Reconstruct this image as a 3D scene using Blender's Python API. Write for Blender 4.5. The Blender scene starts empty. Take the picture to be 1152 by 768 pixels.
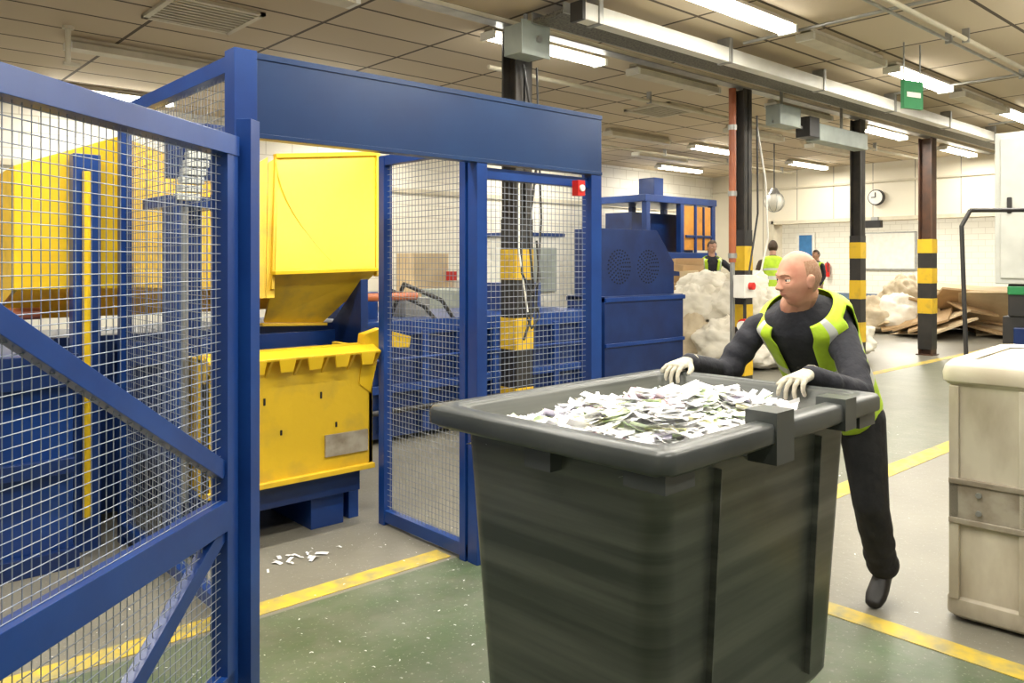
import bpy, math, random
from mathutils import Vector, Matrix, noise
random.seed(7)
scene = bpy.context.scene
YAW = math.radians(48.08)
Fv = Vector((math.cos(YAW), math.sin(YAW), 0)); Rv = Vector((math.sin(YAW), -math.cos(YAW), 0))
def W(lat, d, z=0.0): return Fv*d + Rv*lat + Vector((0, 0, z))
def frame(lat, d, ang, z=0): return Matrix.Translation(W(lat, d, z)) @ Matrix.Rotation(math.radians(ang-41.92), 4, 'Z')
try:
    scene.view_settings.view_transform = 'Standard'
except Exception: pass

# ------------------------------------------------------------ materials
def newmat(name):
    m = bpy.data.materials.new(name); m.use_nodes = True
    nt = m.node_tree; b = nt.nodes['Principled BSDF']
    return m, nt, b
def mat(name, c1, c2=None, rough=0.5, metal=0.0, scale=5.0, stretch=(1,1,1), bump=0.0, detail=5, lo=0.35, hi=0.7, bscale=None, rot=0):
    m, nt, b = newmat(name)
    b.inputs['Roughness'].default_value = rough; b.inputs['Metallic'].default_value = metal
    b.inputs['Base Color'].default_value = (*c1, 1)
    if c2 is None: c2 = tuple(x*0.8 for x in c1)
    tc = nt.nodes.new('ShaderNodeTexCoord'); mp = nt.nodes.new('ShaderNodeMapping'); mp.inputs['Scale'].default_value = stretch
    mp.inputs['Rotation'].default_value = (0, 0, rot)
    nz = nt.nodes.new('ShaderNodeTexNoise'); nz.inputs['Scale'].default_value = scale; nz.inputs['Detail'].default_value = detail
    rp = nt.nodes.new('ShaderNodeValToRGB'); rp.color_ramp.elements[0].position = lo; rp.color_ramp.elements[1].position = hi
    rp.color_ramp.elements[0].color = (*c1, 1); rp.color_ramp.elements[1].color = (*c2, 1)
    L = nt.links.new
    L(tc.outputs['Object'], mp.inputs['Vector']); L(mp.outputs[0], nz.inputs['Vector']); L(nz.outputs['Fac'], rp.inputs[0]); L(rp.outputs[0], b.inputs['Base Color'])
    if bump:
        n2 = nt.nodes.new('ShaderNodeTexNoise'); n2.inputs['Scale'].default_value = bscale or scale*4; n2.inputs['Detail'].default_value = 4
        L(mp.outputs[0], n2.inputs['Vector'])
        bp = nt.nodes.new('ShaderNodeBump'); bp.inputs['Strength'].default_value = bump; bp.inputs['Distance'].default_value = 0.02
        L(n2.outputs['Fac'], bp.inputs['Height']); L(bp.outputs[0], b.inputs['Normal'])
    return m
def emis(name, c, s):
    m, nt, b = newmat(name); b.inputs['Base Color'].default_value = (*c, 1)
    b.inputs['Emission Color'].default_value = (*c, 1); b.inputs['Emission Strength'].default_value = s
    return m
def mth(nt, op, a, b=None, c=None):
    n = nt.nodes.new('ShaderNodeMath'); n.operation = op
    for i, v in enumerate((a, b, c)):
        if v is None: continue
        if isinstance(v, (int, float)): n.inputs[i].default_value = v
        else: nt.links.new(v, n.inputs[i])
    return n.outputs[0]
def mixc(nt, f, a, b):
    n = nt.nodes.new('ShaderNodeMix'); n.data_type = 'RGBA'
    nt.links.new(f, n.inputs[0])
    for s, v in ((6, a), (7, b)):
        if isinstance(v, tuple): n.inputs[s].default_value = (*v, 1)
        else: nt.links.new(v, n.inputs[s])
    return n.outputs[2]

BLUE = mat('blue_paint', (0.005, 0.032, 0.165), (0.008, 0.048, 0.22), rough=0.30, scale=3, bump=0.03)
BLUED = mat('dark_blue_paint', (0.004, 0.017, 0.085), (0.007, 0.030, 0.13), rough=0.35, scale=4, bump=0.03)
BEAMB = mat('fascia_blue_paint', (0.005, 0.026, 0.095), (0.008, 0.038, 0.125), rough=0.30, scale=2.2, bump=0.02)
YEL = mat('yellow_paint', (0.82, 0.54, 0.015), (0.70, 0.44, 0.012), rough=0.35, scale=2.5, bump=0.03, lo=0.4, hi=0.75)
YELD = mat('worn_yellow_paint', (0.72, 0.46, 0.02), (0.46, 0.30, 0.04), rough=0.5, scale=7, bump=0.05, lo=0.5, hi=0.8)
YELP = mat('scratched_yellow_paint', (0.74, 0.48, 0.02), (0.46, 0.31, 0.05), rough=0.45, scale=5, bump=0.08, lo=0.50, hi=0.82, detail=9)
WIRE = mat('galvanised_wire', (0.32, 0.35, 0.41), (0.20, 0.24, 0.32), rough=0.4, metal=0.4, scale=10)
WIREB = mat('mesh_wire_grey', (0.28, 0.30, 0.34), (0.18, 0.21, 0.26), rough=0.45, metal=0.3, scale=10)
BLK = mat('black_paint', (0.018, 0.018, 0.018), (0.035, 0.03, 0.027), rough=0.45, scale=4)
STEEL = mat('steel', (0.42, 0.42, 0.40), (0.3, 0.3, 0.28), rough=0.4, metal=0.6, scale=6)
GREYBOX = mat('grey_enclosure', (0.36, 0.40, 0.36), (0.28, 0.31, 0.28), rough=0.5)
WHITE = mat('white_enamel', (0.84, 0.82, 0.75), (0.74, 0.72, 0.64), rough=0.4)
LGREY = mat('light_grey_enamel', (0.60, 0.61, 0.56), (0.50, 0.51, 0.47), rough=0.4)
CREAMFIX = mat('aged_fixture', (0.66, 0.60, 0.46), (0.55, 0.50, 0.38), rough=0.5)
RED = mat('red_plastic', (0.65, 0.02, 0.015), rough=0.35)
GREEN = mat('green_plastic', (0.02, 0.22, 0.07), rough=0.4)
ORANGE = mat('orange_brown_pipe', (0.42, 0.12, 0.04), (0.32, 0.09, 0.04), rough=0.4)
ORP = mat('orange_paint', (0.70, 0.30, 0.04), (0.50, 0.22, 0.03), rough=0.5)
BING = mat('grey_bin_plastic', (0.040, 0.045, 0.040), (0.160, 0.165, 0.14), rough=0.38, scale=1.1, stretch=(0.6, 0.6, 14.0), bump=0.0, detail=12, lo=0.40, hi=0.78)
BINR = mat('grey_bin_rim', (0.040, 0.045, 0.043), (0.070, 0.076, 0.073), rough=0.35, scale=3)
RUB = mat('black_rubber', (0.015, 0.015, 0.015), rough=0.7)
CREAMB = mat('stained_cream_plastic', (0.58, 0.53, 0.42), (0.33, 0.27, 0.19), rough=0.5, scale=3.5, stretch=(1.6, 1.6, 0.7), bump=0.05, lo=0.42, hi=0.75)
CREAMR = mat('cream_plastic_rim', (0.64, 0.59, 0.48), (0.48, 0.42, 0.32), rough=0.45, scale=4, bump=0.03)
DIRTY = mat('dirty_strap_metal', (0.38, 0.34, 0.27), (0.22, 0.18, 0.13), rough=0.5, scale=9, lo=0.4, hi=0.65)
SACK = mat('woven_white_sack', (0.84, 0.80, 0.70), (0.66, 0.61, 0.50), rough=0.8, scale=3, bump=0.5, bscale=6)
SACKB = mat('beige_sack', (0.62, 0.53, 0.38), (0.48, 0.39, 0.26), rough=0.8, scale=3, bump=0.5, bscale=6)
KRAFT = mat('brown_cardboard', (0.50, 0.34, 0.18), (0.40, 0.26, 0.13), rough=0.8, scale=3)
KRAFT2 = mat('pale_cardboard', (0.66, 0.53, 0.34), (0.56, 0.43, 0.26), rough=0.8, scale=3)
LIT = emis('lit_tube', (1.0, 0.98, 0.91), 22.0)
DARK = mat('dark_void', (0.012, 0.012, 0.014), rough=0.8)
PAPERS = [mat('paper_white', (0.90, 0.90, 0.89), (0.82, 0.82, 0.83), rough=0.8, scale=20),
          mat('paper_grey_print', (0.66, 0.67, 0.70), (0.82, 0.82, 0.82), rough=0.8, scale=60),
          mat('paper_green', (0.72, 0.85, 0.56), rough=0.8), mat('paper_pink', (0.90, 0.62, 0.70), rough=0.8),
          mat('paper_yellow', (0.86, 0.84, 0.50), rough=0.8), mat('paper_lilac', (0.76, 0.72, 0.88), rough=0.8)]

# ------------------------------------------------------------ mesh builder
class MB:
    def __init__(s): s.v = []; s.f = []; s.m = []; s.s = []; s.mats = []
    def mi(s, m):
        if m not in s.mats: s.mats.append(m)
        return s.mats.index(m)
    def add(s, vs, fs, m, smooth=False, M=None):
        o = len(s.v); k = s.mi(m)
        for v in vs:
            v = Vector(v); s.v.append(M @ v if M is not None else v)
        for f in fs: s.f.append([i+o for i in f]); s.m.append(k); s.s.append(smooth)
    def box(s, a, b, m, M=None):
        x0, y0, z0 = a; x1, y1, z1 = b
        s.add([(x0,y0,z0),(x1,y0,z0),(x1,y1,z0),(x0,y1,z0),(x0,y0,z1),(x1,y0,z1),(x1,y1,z1),(x0,y1,z1)],
              [(0,3,2,1),(4,5,6,7),(0,1,5,4),(1,2,6,5),(2,3,7,6),(3,0,4,7)], m, False, M)
    def cyl(s, p, q, r, m, r2=None, n=12, M=None, smooth=True):
        p = Vector(p); q = Vector(q); r2 = r if r2 is None else r2
        ax = (q-p).normalized(); a = ax.orthogonal().normalized(); b = ax.cross(a)
        vs = []
        for c, rr in ((p, r), (q, r2)):
            for i in range(n):
                t = 2*math.pi*i/n; vs.append(c + a*math.cos(t)*rr + b*math.sin(t)*rr)
        s.add(vs, [(i, (i+1) % n, n+(i+1) % n, n+i) for i in range(n)], m, smooth, M)
        s.add(vs[:n], [list(range(n))[::-1]], m, False, M); s.add(vs[n:], [list(range(n))], m, False, M)
    def bar(s, p, q, w, h, m, M=None, up=(0,0,1)):
        p = Vector(p); q = Vector(q); ax = (q-p).normalized(); up = Vector(up)
        a = ax.cross(up).normalized(); b = a.cross(ax)
        vs = [c + a*sx*w/2 + b*sz*h/2 for c in (p, q) for sx, sz in ((-1,-1),(1,-1),(1,1),(-1,1))]
        s.add(vs, [(0,3,2,1),(4,5,6,7),(0,1,5,4),(1,2,6,5),(2,3,7,6),(3,0,4,7)], m, False, M)
    def sph(s, c, r, m, nu=16, nv=10, M=None, fn=None):
        if isinstance(r, (int, float)): r = (r, r, r)
        c = Vector(c); vs = []; fs = []
        def P(a, b):
            n = Vector((math.sin(b)*math.cos(a), math.sin(b)*math.sin(a), math.cos(b)))
            p = Vector((n.x*r[0], n.y*r[1], n.z*r[2]))
            return c + (fn(n, p) if fn else p)
        vs.append(P(0, 0))
        for j in range(1, nv):
            for i in range(nu): vs.append(P(2*math.pi*i/nu, math.pi*j/nv))
        vs.append(P(0, math.pi)); last = len(vs)-1
        for i in range(nu):
            k = (i+1) % nu; fs.append((0, 1+i, 1+k))
            for j in range(nv-2): fs.append((1+j*nu+i, 1+(j+1)*nu+i, 1+(j+1)*nu+k, 1+j*nu+k))
            fs.append((1+(nv-2)*nu+i, last, 1+(nv-2)*nu+k))
        s.add(vs, fs, m, True, M)
    def tube(s, pts, r, m, n=8, M=None):
        pts = [Vector(p) for p in pts]
        for a, b in zip(pts, pts[1:]): s.cyl(a, b, r, m, n=n, M=M)
        for p in pts[1:-1]: s.sph(p, r, m, n, 6, M=M)
    def prism(s, poly, vec, m, M=None):
        n = len(poly); vec = Vector(vec); vs = [Vector(p) for p in poly] + [Vector(p)+vec for p in poly]
        s.add(vs, [list(range(n))[::-1], list(range(n, 2*n))] + [(i, (i+1) % n, n+(i+1) % n, n+i) for i in range(n)], m, False, M)
    def loft(s, rings, m, M=None, smooth=True, cap0=True, cap1=True):
        n = len(rings[0]); vs = [v for r in rings for v in r]; fs = []
        for j in range(len(rings)-1):
            for i in range(n): fs.append((j*n+i, j*n+(i+1) % n, (j+1)*n+(i+1) % n, (j+1)*n+i))
        if cap0: fs.append(list(range(n))[::-1])
        if cap1: fs.append([(len(rings)-1)*n+i for i in range(n)])
        s.add(vs, fs, m, smooth, M)
    def build(s, name, bevel=0, parent=None, recenter=True):
        me = bpy.data.meshes.new(name); o = Vector((0, 0, 0))
        if recenter and s.v:
            xs = [v.x for v in s.v]; ys = [v.y for v in s.v]; zs = [v.z for v in s.v]
            o = Vector(((min(xs)+max(xs))/2, (min(ys)+max(ys))/2, min(zs)))
        me.from_pydata([tuple(v-o) for v in s.v], [], s.f)
        for m in s.mats: me.materials.append(m)
        me.polygons.foreach_set('material_index', s.m); me.polygons.foreach_set('use_smooth', s.s)
        me.update(); ob = bpy.data.objects.new(name, me); scene.collection.objects.link(ob); ob.location = o
        if bevel:
            bv = ob.modifiers.new('bevel', 'BEVEL'); bv.width = bevel; bv.segments = 2; bv.limit_method = 'ANGLE'
        if parent is not None: ob.parent = parent
        return ob
def rrect(x0, x1, y0, y1, r, z, n=5):
    out = []
    for cx, cy, a0 in ((x1-r, y1-r, 0), (x0+r, y1-r, 90), (x0+r, y0+r, 180), (x1-r, y0+r, 270)):
        for i in range(n+1):
            a = math.radians(a0+90*i/n); out.append((cx+r*math.cos(a), cy+r*math.sin(a), z))
    return out
def wires(mb, M, x0, x1, z0, z1, pitch, r, m):
    n = int((x1-x0)/pitch)
    for i in range(1, n+1):
        x = x0+i*(x1-x0)/(n+1); mb.box((x-r, -r, z0), (x+r, r, z1), m, M)
    k = int((z1-z0)/pitch)
    for i in range(1, k+1):
        z = z0+i*(z1-z0)/(k+1); mb.box((x0, r, z-r), (x1, 3*r, z+r), m, M)

# ------------------------------------------------------------ room
H = 3.8; HC = H-0.002
m, nt, b = newmat('painted_concrete_floor'); L = nt.links.new
tc = nt.nodes.new('ShaderNodeTexCoord'); sp = nt.nodes.new('ShaderNodeSeparateXYZ'); L(tc.outputs['Object'], sp.inputs[0])
X, Y = sp.outputs[0], sp.outputs[1]
def nz(scale, detail=6, st=None):
    n = nt.nodes.new('ShaderNodeTexNoise'); n.inputs['Scale'].default_value = scale; n.inputs['Detail'].default_value = detail
    L(tc.outputs['Object'], n.inputs['Vector']); return n.outputs['Fac']
n1, n2, n3, n4 = nz(0.8), nz(3.5, 12), nz(60, 2), nz(16, 8)
grey = mixc(nt, n1, (0.17, 0.16, 0.13), (0.31, 0.295, 0.24))
grey = mixc(nt, mth(nt, 'MULTIPLY', n2, 0.75), grey, (0.16, 0.15, 0.12))
inx = mth(nt, 'MULTIPLY', mth(nt, 'LESS_THAN', X, 3.5), mth(nt, 'LESS_THAN', Y, 3.43))
in2 = mth(nt, 'MULTIPLY', mth(nt, 'GREATER_THAN', X, 4.2), mth(nt, 'MULTIPLY', mth(nt, 'GREATER_THAN', Y, 2.72), mth(nt, 'LESS_THAN', Y, 5.0)))
worn = nt.nodes.new('ShaderNodeMapRange'); worn.inputs[1].default_value = 0.34; worn.inputs[2].default_value = 0.62
L(mth(nt, 'ADD', mth(nt, 'MULTIPLY', n2, 0.6), mth(nt, 'MULTIPLY', n4, 0.4)), worn.inputs[0])
gm = mth(nt, 'MULTIPLY', mth(nt, 'MAXIMUM', inx, mth(nt, 'MULTIPLY', in2, 0.55)), mth(nt, 'MULTIPLY_ADD', worn.outputs[0], 0.5, 0.45))
green = mixc(nt, n4, (0.048, 0.090, 0.040), (0.105, 0.145, 0.075))
col = mixc(nt, gm, grey, green)
spk = mth(nt, 'GREATER_THAN', n3, 0.66)
col = mixc(nt, mth(nt, 'MULTIPLY', spk, 0.4), col, (0.42, 0.42, 0.36))
L(col, b.inputs['Base Color']); b.inputs['Roughness'].default_value = 0.40
bp = nt.nodes.new('ShaderNodeBump'); bp.inputs['Strength'].default_value = 0.2; bp.inputs['Distance'].default_value = 0.01
L(n4, bp.inputs['Height']); L(bp.outputs[0], b.inputs['Normal'])
FLOORM = m
def plain(name, parts, bevel=0):
    mb = MB()
    for a, c, mm in parts: mb.box(a, c, mm)
    return mb.build(name, bevel, recenter=False)
plain('floor', [((-6, -5, -0.2), (34, 22, 0), FLOORM)])
m, nt, b = newmat('ceiling_tiles'); L = nt.links.new
tc = nt.nodes.new('ShaderNodeTexCoord'); sp = nt.nodes.new('ShaderNodeSeparateXYZ'); L(tc.outputs['Object'], sp.inputs[0])
def line(o, p, w):
    f = mth(nt, 'FRACT', mth(nt, 'DIVIDE', o, p)); return mth(nt, 'LESS_THAN', f, w/p)
ln = mth(nt, 'MAXIMUM', line(sp.outputs[0], 1.2, 0.035), line(sp.outputs[1], 0.6, 0.035))
wn = nt.nodes.new('ShaderNodeTexWhiteNoise'); wn.noise_dimensions = '2D'
cb = nt.nodes.new('ShaderNodeCombineXYZ')
L(mth(nt, 'FLOOR', mth(nt, 'DIVIDE', sp.outputs[0], 1.2)), cb.inputs[0]); L(mth(nt, 'FLOOR', mth(nt, 'DIVIDE', sp.outputs[1], 0.6)), cb.inputs[1]); L(cb.outputs[0], wn.inputs['Vector'])
tile = mixc(nt, wn.outputs['Value'], (0.54, 0.44, 0.30), (0.66, 0.56, 0.41))
L(mixc(nt, ln, tile, (0.10, 0.075, 0.05)), b.inputs['Base Color']); b.inputs['Roughness'].default_value = 0.85
CEILM = m
plain('ceiling', [((-6, -5, H), (34, 22, H+0.2), CEILM)])
def brickmat(name, c1, c2, mort, w=0.45, h=0.22, vertical=None):
    m, nt, b = newmat(name); L = nt.links.new
    tc = nt.nodes.new('ShaderNodeTexCoord'); sp = nt.nodes.new('ShaderNodeSeparateXYZ'); L(tc.outputs['Object'], sp.inputs[0])
    cb = nt.nodes.new('ShaderNodeCombineXYZ'); L(mth(nt, 'ADD', sp.outputs[0], sp.outputs[1]), cb.inputs[0]); L(sp.outputs[2], cb.inputs[1])
    br = nt.nodes.new('ShaderNodeTexBrick'); br.inputs['Scale'].default_value = 1; br.inputs['Brick Width'].default_value = w; br.inputs['Row Height'].default_value = h
    br.inputs['Mortar Size'].default_value = 0.008; br.inputs['Color1'].default_value = (*c1, 1); br.inputs['Color2'].default_value = (*c2, 1); br.inputs['Mortar'].default_value = (*mort, 1)
    L(cb.outputs[0], br.inputs['Vector'])
    nn = nt.nodes.new('ShaderNodeTexNoise'); nn.inputs['Scale'].default_value = 1.3; L(tc.outputs['Object'], nn.inputs['Vector'])
    L(mixc(nt, mth(nt, 'MULTIPLY', nn.outputs['Fac'], 0.3), br.outputs['Color'], tuple(x*0.75 for x in c1)), b.inputs['Base Color']); b.inputs['Roughness'].default_value = 0.6
    return m
BRK = brickmat('white_painted_block', (0.87, 0.84, 0.74), (0.83, 0.80, 0.70), (0.62, 0.58, 0.48))
PANL = brickmat('cream_wall_panel', (0.82, 0.76, 0.62), (0.76, 0.70, 0.56), (0.15, 0.13, 0.10), w=0.9, h=3.9)
plain('wall_back', [((-6, 12, 0), (17.8, 12.3, H), BRK)])
plain('wall_left', [((-6, -5, 0), (-5.7, 12, H), BRK)])
plain('wall_end', [((17.8, 3, 2.6), (18.1, 10.3, H), PANL), ((17.8, 10.3, 0), (18.1, 12.3, H), PANL), ((17.8, -5, 0), (18.1, 3, H), PANL)])
plain('wall_far', [((32, 0, 0), (32.3, 20.3, H), BRK)])
plain('wall_annex_side', [((18.1, 20, 0), (32, 20.3, H), BRK)])
plain('trim_end_opening', [((17.74, 3, 2.52), (18.16, 10.3, 2.6), CREAMFIX), ((17.74, 10.24, 0), (18.16, 10.36, 2.6), CREAMFIX)])
plain('trim_back_rail', [((-5.6, 11.95, 2.85), (17.7, 12.0, 2.93), CREAMFIX), ((17.75, 3, 3.36), (17.8, 12, 3.40), CREAMFIX)])
BLUEFL = mat('blue_floor_band', (0.15, 0.22, 0.32), rough=0.5)
plain('baseboard_far', [((31.96, 0, 0), (32.0, 20, 0.35), BLUEFL)])
DOORB = mat('blue_door_paint', (0.05, 0.20, 0.45), rough=0.4)
mb = MB(); mb.box((31.9, 16.6, 0), (31.955, 17.2, 2.75), DOORB); mb.box((31.86, 16.5, 0), (31.955, 16.6, 2.85), WHITE); mb.box((31.86, 17.2, 0), (31.955, 17.3, 2.85), WHITE); mb.box((31.86, 16.6, 2.75), (31.955, 17.2, 2.85), WHITE)
mb.cyl((31.88, 16.7, 1.1), (31.8, 16.7, 1.1), 0.03, STEEL); mb.build('door_1')
mb = MB(); mb.box((31.95, 12.5, 1.35), (31.998, 14.4, 2.75), WHITE); mb.box((31.9, 12.45, 1.3), (31.97, 14.45, 1.36), STEEL); mb.box((31.93, 12.45, 2.74), (31.998, 14.45, 2.79), STEEL)
mb.box((31.93, 12.42, 1.3), (31.998, 12.5, 2.79), STEEL); mb.box((31.93, 14.4, 1.3), (31.998, 14.48, 2.79), STEEL); mb.build('whiteboard')
mb = MB(); mb.cyl((31.8, 15.9, 1.0), (31.8, 15.9, 1.5), 0.1, RED); mb.sph((31.8, 15.9, 1.5), 0.1, RED); mb.tube([(31.8, 15.9, 1.6), (31.7, 15.85, 1.62), (31.68, 15.8, 1.2)], 0.02, BLK); mb.box((31.88, 15.85, 1.1), (31.998, 15.95, 1.4), STEEL); mb.build('fire_extinguisher')
mb = MB(); mb.cyl((17.798, 7.75, 3.03), (17.70, 7.75, 3.03), 0.17, BLK, n=24); mb.cyl((17.70, 7.75, 3.03), (17.69, 7.75, 3.03), 0.15, WHITE, n=24); mb.box((17.68, 7.74, 3.03), (17.69, 7.76, 3.14), BLK); mb.box((17.68, 7.75, 3.02), (17.69, 7.84, 3.04), BLK); mb.build('wall_clock')
mb = MB(); mb.box((17.6, 7.6, 2.36), (17.72, 7.95, 2.52), BLK); mb.box((17.7, 7.7, 2.48), (17.74, 7.85, 2.60), STEEL); mb.build('exit_sign_box')

LINE = mat('worn_yellow_line_paint', (0.62, 0.45, 0.05), (0.30, 0.27, 0.14), rough=0.5, scale=9, lo=0.42, hi=0.68, detail=10)
plain('yellow_floor_line', [((-3, 3.46, 0), (2.66, 3.59, 0.003), LINE), ((3.5, -3, 0), (3.63, 2.72, 0.003), LINE), ((3.63, 2.56, 0), (14, 2.72, 0.003), LINE),
     ((6.0, 5.03, 0), (17, 5.17, 0.003), LINE)])

# ------------------------------------------------------------ ceiling lights
lit = {3.75: [-0.6, 1.35, 3.3, 5.97, 9.75, 13.4], 5.7: [-0.5, 5.6, 13.3, 16.6], 8.7: [4.7, 13.0, 16.5], 1.75: [0.0, 2.0, 4.0, 6.0, 8.0, 11, 14], 11.0: [3.0, 7.0, 11.0, 15.0], -0.4: [1.5, 4.5, 8], 2.2: [16.2]}
unlit = {3.75: [7.85, 11.7], 5.7: [2.6, 7.7, 10.6], 8.7: [2.77, 6.7, 8.7, 10.7], 7.2: [11.9, 14.5], 10.0: [9.0, 13.0]}
def fixture(u, v, on, en=50):
    mb = MB(); hl = 0.78
    mb.box((u-hl, v-0.05, H-0.05), (u+hl, v+0.05, HC), CREAMFIX)
    mb.prism([(u-hl, v-0.10, H-0.06), (u-hl, v+0.10, H-0.06), (u-hl, v+0.05, H-0.03), (u-hl, v-0.05, H-0.03)], (2*hl, 0, 0), CREAMFIX)
    T = LIT if on else CREAMFIX
    if on:
        for dv in (-0.045, 0.045): mb.cyl((u-hl+0.04, v+dv, H-0.09), (u+hl-0.04, v+dv, H-0.09), 0.028, T, n=8)
    else:
        mb.box((u-hl+0.01, v-0.085, H-0.12), (u+hl-0.01, v+0.085, H-0.06), T)
    for e in (-1, 1): mb.box((u+e*hl-0.02, v-0.09, H-0.12), (u+e*hl+0.02, v+0.09, H-0.05), WHITE)
    mb.build('fluorescent_ceiling_light')
    if on:
        ld = bpy.data.lights.new('lamp', 'AREA'); ld.shape = 'RECTANGLE'; ld.size = 1.45; ld.size_y = 0.12; ld.energy = en; ld.color = (1.0, 0.95, 0.85)
        lo = bpy.data.objects.new('fluorescent_tube_lamp', ld); lo.location = (u, v, H-0.13); scene.collection.objects.link(lo)
for v, us in lit.items():
    for u in us: fixture(u, v, True)
for v, us in unlit.items():
    for u in us: fixture(u, v, False)
for (u, v) in ((20.5, 8), (22, 12), (25, 10), (25, 15), (29, 12), (29, 16), (22, 17), (29.5, 8)): fixture(u, v, True, 170)  # unseen annex fixtures, added at raised power to brighten the far wall
for (u, v) in ((2.7, 7.1), (9.3, 7.1)):
    mb = MB(); s = 0.4
    for a, c in (((u-s, v-s), (u+s, v-s+0.05)), ((u-s, v+s-0.05), (u+s, v+s)), ((u-s, v-s), (u-s+0.05, v+s)), ((u+s-0.05, v-s), (u+s, v+s))):
        mb.box((a[0], a[1], H-0.03), (c[0], c[1], HC), CREAMFIX)
    mb.box((u-s+.05, v-s+.05, H-0.006), (u+s-.05, v+s-.05, HC), DARK)
    for i in range(9):
        y = v-s+0.09+i*0.078; mb.box((u-s+.04, y, H-0.028), (u+s-.04, y+0.025, H-0.008), CREAMFIX)
    mb.build('ceiling_vent')
BEAMD = mat('perforated_tray', (0.16, 0.15, 0.12), (0.07, 0.065, 0.055), rough=0.6, scale=45, lo=0.45, hi=0.6)
mb = MB(); mb.box((4.75, 4.66, H-0.13), (17.7, 5.02, H-0.10), BEAMD); mb.box((4.75, 4.64, H-0.13), (17.7, 4.66, H-0.04), STEEL); mb.box((4.75, 5.02, H-0.13), (17.7, 5.04, H-0.04), STEEL)
for i in range(7): mb.box((5+i*1.9, 4.82, H-0.10), (5.04+i*1.9, 4.86, HC), STEEL)
for k in range(3): mb.cyl((4.8, 4.74+k*0.08, H-0.085), (17.6, 4.74+k*0.08, H-0.085), 0.012, BLK)
mb.build('cable_tray')
mb = MB(); mb.box((4.72, 4.40, H-0.24), (17.7, 4.52, H-0.10), WHITE); mb.box((4.70, 4.39, H-0.25), (4.74, 4.53, H-0.09), BLK)
for i in range(7): mb.box((4.9+i*1.9, 4.385, H-0.25), (4.95+i*1.9, 4.535, HC), STEEL)
mb.build('lighting_trunking', 0.005)
mb = MB(); mb.box((-5, 5.40, H-0.05), (17.7, 5.52, HC), CREAMFIX)
mb.box((-5, 5.39, H-0.055), (17.7, 5.53, H-0.045), STEEL); mb.build('ceiling_beam')
mb = MB()
for (y, z, r) in ((2.75, 0.10, 0.022), (2.9, 0.08, 0.015), (6.5, 0.12, 0.025), (9.6, 0.10, 0.02)):
    mb.cyl((5.5, y, H-z), (17.6, y, H-z), r, STEEL if r < 0.02 else CREAMFIX)
    for i in range(6): mb.box((6+i*2.2, y-0.03, H-z-0.03), (6.03+i*2.2, y+0.03, HC), STEEL)
for x in (6.9, 10.4, 13.8): mb.cyl((x, 1.2, H-0.06), (x, 4.3, H-0.06), 0.015, STEEL)
mb.tube([(11.9, 1.9, H-0.06), (11.5, 2.9, H-0.2), (11.3, 3.1, 3.2), (11.2, 3.1, 2.9), (11.9, 2.2, 2.7)], 0.03, STEEL)
mb.build('ceiling_conduit_run')
COLM = mat('dark_column_paint', (0.022, 0.020, 0.018), (0.05, 0.04, 0.03), rough=0.5, scale=5)
COLB = mat('red_oxide_column', (0.12, 0.055, 0.03), (0.06, 0.035, 0.025), rough=0.5, scale=5)
def column(u, v, bands, base, w=0.22):
    mb = MB(); h = w/2; top = H-0.058
    mb.box((u-h, v-h, 0), (u+h, v-h+0.02, top), base); mb.box((u-h, v+h-0.02, 0), (u+h, v+h, top), base); mb.box((u-0.01, v-h, 0), (u+0.01, v+h, top), base)
    mb.box((u-h-0.03, v-h-0.03, 0), (u+h+0.03, v+h+0.03, 0.02), base)
    mb.box((u-h-0.005, v-h-0.005, 0.1), (u+h+0.005, v+h+0.005, 2.0), BLK)
    e = h+0.009
    for z0, z1 in bands: mb.box((u-e, v-e, z0), (u+e, v+e, z1), YELD)
    mb.build('striped_steel_column')
column(5.0, 5.5, ((0.80, 1.09), (1.44, 1.72), (0.2, 0.45)), COLM, 0.20)
column(8.79, 5.5, ((0.8, 1.08), (1.5, 1.8), (0.2, 0.45)), COLM, 0.17)
column(11.95, 5.5, ((1.05, 1.33), (1.66, 1.9), (0.4, 0.7)), COLM, 0.16)
column(14.6, 5.5, ((0.72, 0.98), (1.24, 1.5), (1.76, 2.0)), COLB, 0.22)
mb = MB(); mb.box((4.68, 5.08, 3.42), (4.98, 5.32, 3.68), GREYBOX); mb.box((4.66, 5.06, 3.40), (5.0, 5.08, 3.70), GREYBOX); mb.cyl((4.83, 5.2, 3.68), (4.83, 5.2, HC), 0.02, STEEL); mb.cyl((4.85, 5.07, 3.55), (4.85, 5.03, 3.55), 0.03, STEEL); mb.build('junction_box', 0.01)
mb = MB(); mb.box((9.0, 5.1, 3.3), (9.5, 5.3, 3.55), GREYBOX); mb.box((10.0, 5.1, 3.2), (11.4, 5.3, 3.42), GREYBOX); mb.box((9.7, 5.08, 3.22), (9.95, 5.28, 3.48), BLK); mb.cyl((9.2, 5.2, 3.5), (9.2, 5.2, HC), 0.02, STEEL); mb.cyl((10.8, 5.2, 3.4), (10.8, 5.2, HC), 0.02, STEEL); mb.box((9.0, 5.18, 3.32), (11.0, 5.22, 3.36), STEEL); mb.build('distribution_box', 0.01)
mb = MB(); mb.cyl((8.45, 5.42, 1.6), (8.45, 5.42, H-0.1), 0.045, ORANGE)
for z in (1.65, 2.4, 3.2): mb.cyl((8.45, 5.42, z), (8.45, 5.42, z+0.06), 0.055, STEEL)
mb.cyl((8.45, 5.42, 0), (8.45, 5.42, 1.62), 0.03, STEEL); mb.build('copper_coloured_pipe')
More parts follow.
